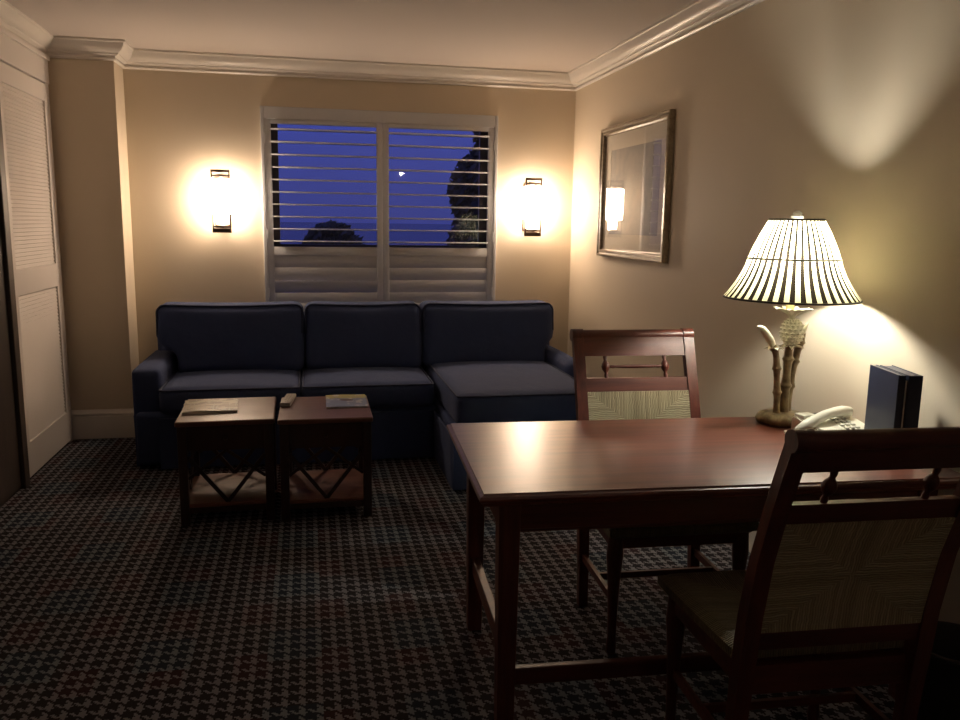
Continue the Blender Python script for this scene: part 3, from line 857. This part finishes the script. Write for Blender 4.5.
# pale cut end of the left stalk leaning out, and leaves
bm = bmesh.new(); tube(bm, [(-.060, -.012, .272), (-.074, -.014, .292), (-.094, -.016, .316), (-.110, -.018, .333)], [.010, .0135, .013, .011], 12)
tube(bm, [(-.108, -.018, .331), (-.117, -.018, .337), (-.130, -.018, .339)], [.011, .007, .003], 10)
obj('bamboo_tip', bm, M['ceramic'], lamp, 50)
bm = bmesh.new(); tube(bm, [(.061, .010, .310), (.070, .010, .328), (.082, .012, .346)], [.009, .007, .002], 10); obj('bamboo_tip', bm, M['ceramic'], lamp, 50)
def leaf(bm, base_, direction, length, width, curl, thick=.0022, nseg=8):
    b0 = Vector(base_); d = Vector(direction).normalized(); side = d.cross(Vector((0, 0, 1))).normalized()
    rows = []
    for i in range(nseg+1):
        t_ = i/nseg; c = b0+d*length*t_+Vector((0, 0, curl*math.sin(t_*PI*.85)-curl*.3*t_))
        w_ = width*math.sin(min(1, t_*1.4+.25)*PI*.5)*(1-t_**3)
        rows.append([bm.verts.new(c+side*w_*a+Vector((0, 0, z+.35*w_*abs(a)))) for a, z in ((-1, 0), (0, -thick), (1, 0), (0, thick))])
    for a_, b2 in zip(rows, rows[1:]):
        for k in range(4): bm.faces.new((a_[k], a_[(k+1) % 4], b2[(k+1) % 4], b2[k]))
    bm.faces.new(rows[0]); bm.faces.new(rows[-1][::-1])
bm = bmesh.new()
for a in (200, 260, 320, 20, 80, 140): leaf(bm, (-.056+.006*math.cos(R(a)), -.012+.006*math.sin(R(a)), .262), (math.cos(R(a)), math.sin(R(a)), -.1), .026, .009, .006)
for a in (190, 240, 300, 350, 50, 120): leaf(bm, (.012+.01*math.cos(R(a)), -.004+.01*math.sin(R(a)), .266), (math.cos(R(a)), math.sin(R(a)), -.1), .036, .010, .006)
obj('collar_leaves', bm, M['ceramic'], lamp, 50)
# pineapple body with diamond studs
bm = bmesh.new(); PZ = .317; rx, rz_ = .037, .043
lathe(bm, [(max(.001, rx*math.sin(PI*i/14)**.8*(1-.12*math.cos(PI*i/14)*-1)), PZ-rz_*math.cos(PI*i/14)) for i in range(15)], 24, (.012, -.004))
for j in range(9):
    th = PI*(j+1)/10.2; zz = PZ+rz_*math.cos(PI-th)*-1*-1
    rr = rx*math.sin(th)**.8
    for k in range(12):
        a = 2*PI*(k+.5*(j % 2))/12
        c = Vector((.012+rr*math.cos(a), -.004+rr*math.sin(a), PZ-rz_*math.cos(th)))
        nrm = Vector((math.cos(a), math.sin(a), -math.cos(th)*.7)).normalized()
        s_ = nrm.cross(Vector((0, 0, 1))).normalized(); u_ = s_.cross(nrm)
        w_ = rr*.25; h_ = .0062
        q = [bm.verts.new(c+v) for v in (s_*w_, u_*h_, -s_*w_, -u_*h_)]; tip = bm.verts.new(c+nrm*.0062+u_*.001)
        for i in range(4): bm.faces.new((q[i], q[(i+1) % 4], tip))
obj('pineapple', bm, M['ceramic'], lamp)
bm = bmesh.new()
lathe(bm, [(.004, .354), (.007, .362), (.011, .370), (.019, .380), (.013, .386)], 16, (.008, -.004))
for a in range(0, 360, 45): leaf(bm, (.008+.010*math.cos(R(a)), -.004+.010*math.sin(R(a)), .374), (math.cos(R(a)), math.sin(R(a)), .42), .058, .015, .006, .003)
obj('leaf_crown', bm, M['ceramic'], lamp, 50)
bm = bmesh.new(); lathe(bm, [(.0135, .385), (.0135, .470), (.010, .474), (.010, .50), (.014, .505), (.014, .524)], 20, (0, 0)); obj('lamp_neck', bm, M['candle'], lamp, 40)
# harp and finial
bm = bmesh.new()
hp = [(-.014, 0, .505), (-.045, 0, .535), (-.060, 0, .590), (-.048, 0, .650), (-.018, 0, .688), (0, 0, .692), (.018, 0, .688), (.048, 0, .650), (.060, 0, .590), (.045, 0, .535), (.014, 0, .505)]
tube(bm, hp, .0018, 8)
for a in (0, 120, 240): tube(bm, [(0, 0, .688), (.084*math.cos(R(a+20)), .084*math.sin(R(a+20)), .688)], .0015, 6)
obj('harp', bm, M['bronze'], lamp, 60)
bm = bmesh.new(); lathe(bm, [(.005, .686), (.005, .692), (.018, .694), (.020, .704), (.014, .709), (.016, .714), (.008, .722), (.001, .724)], 20); obj('finial', bm, M['finial'], lamp, 40)
# shade: bell of straight pleats between three hoops
NP = 40
SH0 = .432
DS = .005
sp_ = [(.218, .432), (.202, .452), (.183, .480), (.166, .510), (.152, .542), (.145, .564), (.135, .592), (.122, .622), (.108, .652), (.094, .678), (.086, .692)]
bm = bmesh.new(); seg = NP*6; rings = []
for r, z in sp_:
    rings.append([bm.verts.new(((r+.0016*math.cos(NP*2*PI*k/seg))*math.cos(2*PI*k/seg), (r+.0016*math.cos(NP*2*PI*k/seg))*math.sin(2*PI*k/seg), z-SH0)) for k in range(seg)])
for a_, b2 in zip(rings, rings[1:]):
    for k in range(seg): bm.faces.new((a_[k], a_[(k+1) % seg], b2[(k+1) % seg], b2[k]))
shade = obj('lamp_shade', bm, shade_mat(NP), lamp, 180, (0, 0, SH0))
for r, z, tt in ((.218, .0, .0035), (.1465, .564-SH0, .0028), (.087, .692-SH0, .0035)):
    bm = bmesh.new(); tube(bm, [(r*math.cos(2*PI*k/64), r*math.sin(2*PI*k/64), z) for k in range(64)], tt, 8, True); obj('shade_hoop', bm, M['band'], shade, 180)
# bulb
BZ = .592
bm = bmesh.new(); lathe(bm, [(.008, .522), (.009, .545), (.013, .565), (.0175, .584), (.0155, .599), (.008, .606), (.001, .608)], 24, (.004, -.010))
obj('light_bulb', bm, emit('lit_bulb', (1, .965, .83), 1250), lamp, 180)
bm = bmesh.new()
cord = [(.07, .03, .010), (.12, .06, .004), (.17, .09, .004), (.22, .10, .004), (.262, .105, .004)]
tube(bm, cord, .003, 8); obj('power_cord', bm, M['band'], lamp, 60)

# ------------------------------------------------------------------ telephone
ph = thing('desk_telephone', 'cream corded desk telephone between the lamp and the binders', 'telephone', (1.735, 2.385, DZ), R(8)); ph.scale = (K, K, K)
bm = bmesh.new()
o_ = [(-.085, 0), (.085, 0), (.085, .050), (.060, .055), (-.070, .026), (-.085, .016)]
prism(bm, o_, -.105, .105, 'yz'); bmesh.ops.bevel(bm, geom=bm.edges[:], offset=.004, segments=2, affect='EDGES')
obj('phone_base', bm, M['phone'], ph, 35)
def slope_z(y): return .026+(y+.070)*(.029/.130)
for sx in (-.062,):
    for cy in (-.055, .055):
        bm = bmesh.new(); box(bm, -.100, -.045, cy-.022, cy+.022, slope_z(cy)-.004, slope_z(cy)+.010, .003); obj('cradle', bm, M['phone'], ph)
bm = bmesh.new()
for i in range(4):
    for j in range(3): box(bm, .000+.022*j, .014+.022*j, -.050+.021*i, -.037+.021*i, slope_z(-.045+.021*i)-.003, slope_z(-.045+.021*i)+.005, .001, 1)
obj('keypad', bm, M['phone_grey'], ph)
bm = bmesh.new()
box(bm, -.01, .078, .044, .070, slope_z(.057)-.002, slope_z(.057)+.003, .001, 1); obj('label_strip', bm, M['paper'], ph)
# handset lies across, thick ends and arched grip
bm = bmesh.new()
hs = [(-.160, -.020, .022), (-.158, -.019, .030), (-.125, -.012, .044), (-.09, -.004, .056), (-.04, .006, .068), (.01, .016, .073), (.05, .025, .072), (.080, .031, .066), (.088, .033, .056)]
tube(bm, hs, [.012, .018, .0195, .0175, .016, .016, .0175, .018, .011], 16)
box(bm, -.045, .045, -.010, .010, .0, .024, .006, 2, Matrix.Translation((-.128, -.016, .012)) @ Matrix.Rotation(R(12), 4, 'Z') @ Matrix.Scale(.7, 4))
box(bm, -.030, .030, -.020, .020, .0, .030, .006, 2, Matrix.Translation((.060, .030, .040)) @ Matrix.Rotation(R(12), 4, 'Z') @ Matrix.Scale(.7, 4))
obj('handset', bm, M['phone'], ph, 60)
bm = bmesh.new(); pts = []
for i in range(160):
    u = i/159; a = u*2*PI*18
    cx = -.150-.012*math.sin(u*PI); cy = -.02+.075*u
    pts.append((cx+.005*math.cos(a), cy, .009+.005*math.sin(a)))
tube(bm, pts, .0016, 6); obj('coiled_cord', bm, M['phone'], ph, 180)

# ------------------------------------------------------------------ binders standing on the desk
def binder(label, loc, rz, th, H_, dep, paper=True):
    t = thing('ring_binder', label, 'binder', loc, rz, 'navy binders standing on the desk'); t.scale = (K, K, K)
    bm = bmesh.new()
    box(bm, -th/2, -th/2+.004, -dep/2, dep/2, 0, H_, .0012); box(bm, th/2-.004, th/2, -dep/2, dep/2, 0, H_, .0012)
    obj('cover', bm, M['navy'], t)
    bm = bmesh.new(); box(bm, -th/2+.0005, th/2-.0005, -dep/2, -dep/2+.005, .001, H_-.001, .001); obj('spine', bm, M['navy'], t)
    bm = bmesh.new(); box(bm, -th/2+.0045, th/2-.0045, -dep/2+.010, dep/2-.006, .004, H_-.002); obj('inner_pages', bm, M['paper'] if paper else M['navy'], t)
    return t
RB = R(-13)
def bpos(lx, ly):
    return (1.7525+lx*math.cos(RB)-ly*math.sin(RB), 2.177+lx*math.sin(RB)+ly*math.cos(RB), DZ)
binder('thin navy binder, nearer the telephone, of the two standing on the desk', bpos(0.0, .004), RB, .021, .252, .185, False)
binder('thicker navy binder, nearer the wall, of the two standing on the desk', bpos(.039, .0), RB, .040, .252, .185, False)
t = thing('folded_leaflet', 'thin white leaflet wedged between the two navy binders', 'leaflet', bpos(.0142, -.018), RB); t.scale = (K, K, K)
bm = bmesh.new(); box(bm, -.0015, .0015, -.070, .075, 0, .236); obj('leaflet_sheets', bm, M['paper'], t)

# ------------------------------------------------------------------ waste bin
t = thing('waste_bin', 'small black waste bin by the right wall behind the near chair', 'waste bin', (1.752, 1.80, 0))
bm = bmesh.new()
lathe(bm, [(.090, 0), (.094, .004), (.118, .270), (.122, .274), (.122, .284), (.116, .284), (.112, .270), (.088, .012), (.001, .010)], 32)
obj('bin_body', bm, M['band'], t, 40)
bm = bmesh.new(); tube(bm, [(.120*math.cos(2*PI*k/40), .120*math.sin(2*PI*k/40), .282) for k in range(40)], .005, 8, True); obj('bin_rim', bm, M['band'], t, 180)

# ------------------------------------------------------------------ light
W = bpy.data.worlds.new('dusk'); S.world = W; W.use_nodes = True
nt = W.node_tree; bg = nt.nodes['Background']
tc = N(nt, 'ShaderNodeTexCoord'); sp2 = N(nt, 'ShaderNodeSeparateXYZ'); nt.links.new(tc.outputs['Generated'], sp2.inputs[0])
f = math_n(nt, 'MINIMUM', math_n(nt, 'MAXIMUM', math_n(nt, 'MULTIPLY_ADD', sp2.outputs[2], 6, .15), 0), 1)
nt.links.new(mixc(nt, f, (.040, .048, .215), (.052, .067, .325)), bg.inputs['Color']); bg.inputs['Strength'].default_value = 1.0

# weak fill light added behind the viewer to lift the dark foreground
L = bpy.data.lights.new('fill_light', 'POINT'); L.energy = 3.0; L.color = (1, .88, .84); L.shadow_soft_size = .028
lo = bpy.data.objects.new('fill_light', L); COL.objects.link(lo); lo.location = (1.10, -1.2, 2.01)

# ------------------------------------------------------------------ camera
F, YAW, PITCH, ROLL = 816.68, .208285, .166355, .0148747
cam = bpy.data.cameras.new('camera'); co = bpy.data.objects.new('camera', cam); COL.objects.link(co)
cam.sensor_width = 36; cam.lens = F/960*36; cam.clip_start = .05; cam.clip_end = 4000
fw = Vector((math.sin(YAW)*math.cos(PITCH), math.cos(YAW)*math.cos(PITCH), -math.sin(PITCH)))
r0 = Vector((math.cos(YAW), -math.sin(YAW), 0)); u0 = r0.cross(fw)
r_ = r0*math.cos(ROLL)+u0*math.sin(ROLL); u_ = -r0*math.sin(ROLL)+u0*math.cos(ROLL)
mx = Matrix((r_, u_, -fw)).transposed().to_4x4(); mx.translation = (0, 0, 1.42)
co.matrix_world = mx
S.camera = co
S.view_settings.view_transform = 'Standard'; S.view_settings.look = 'None'
S.view_settings.exposure = 0; S.view_settings.gamma = 1; S.view_settings.use_curve_mapping = False
S.cycles.use_denoising = True
S.cycles.max_bounces = 10; S.cycles.diffuse_bounces = 6; S.cycles.glossy_bounces = 4; S.cycles.transparent_max_bounces = 12
S.cycles.caustics_reflective = False; S.cycles.caustics_refractive = False
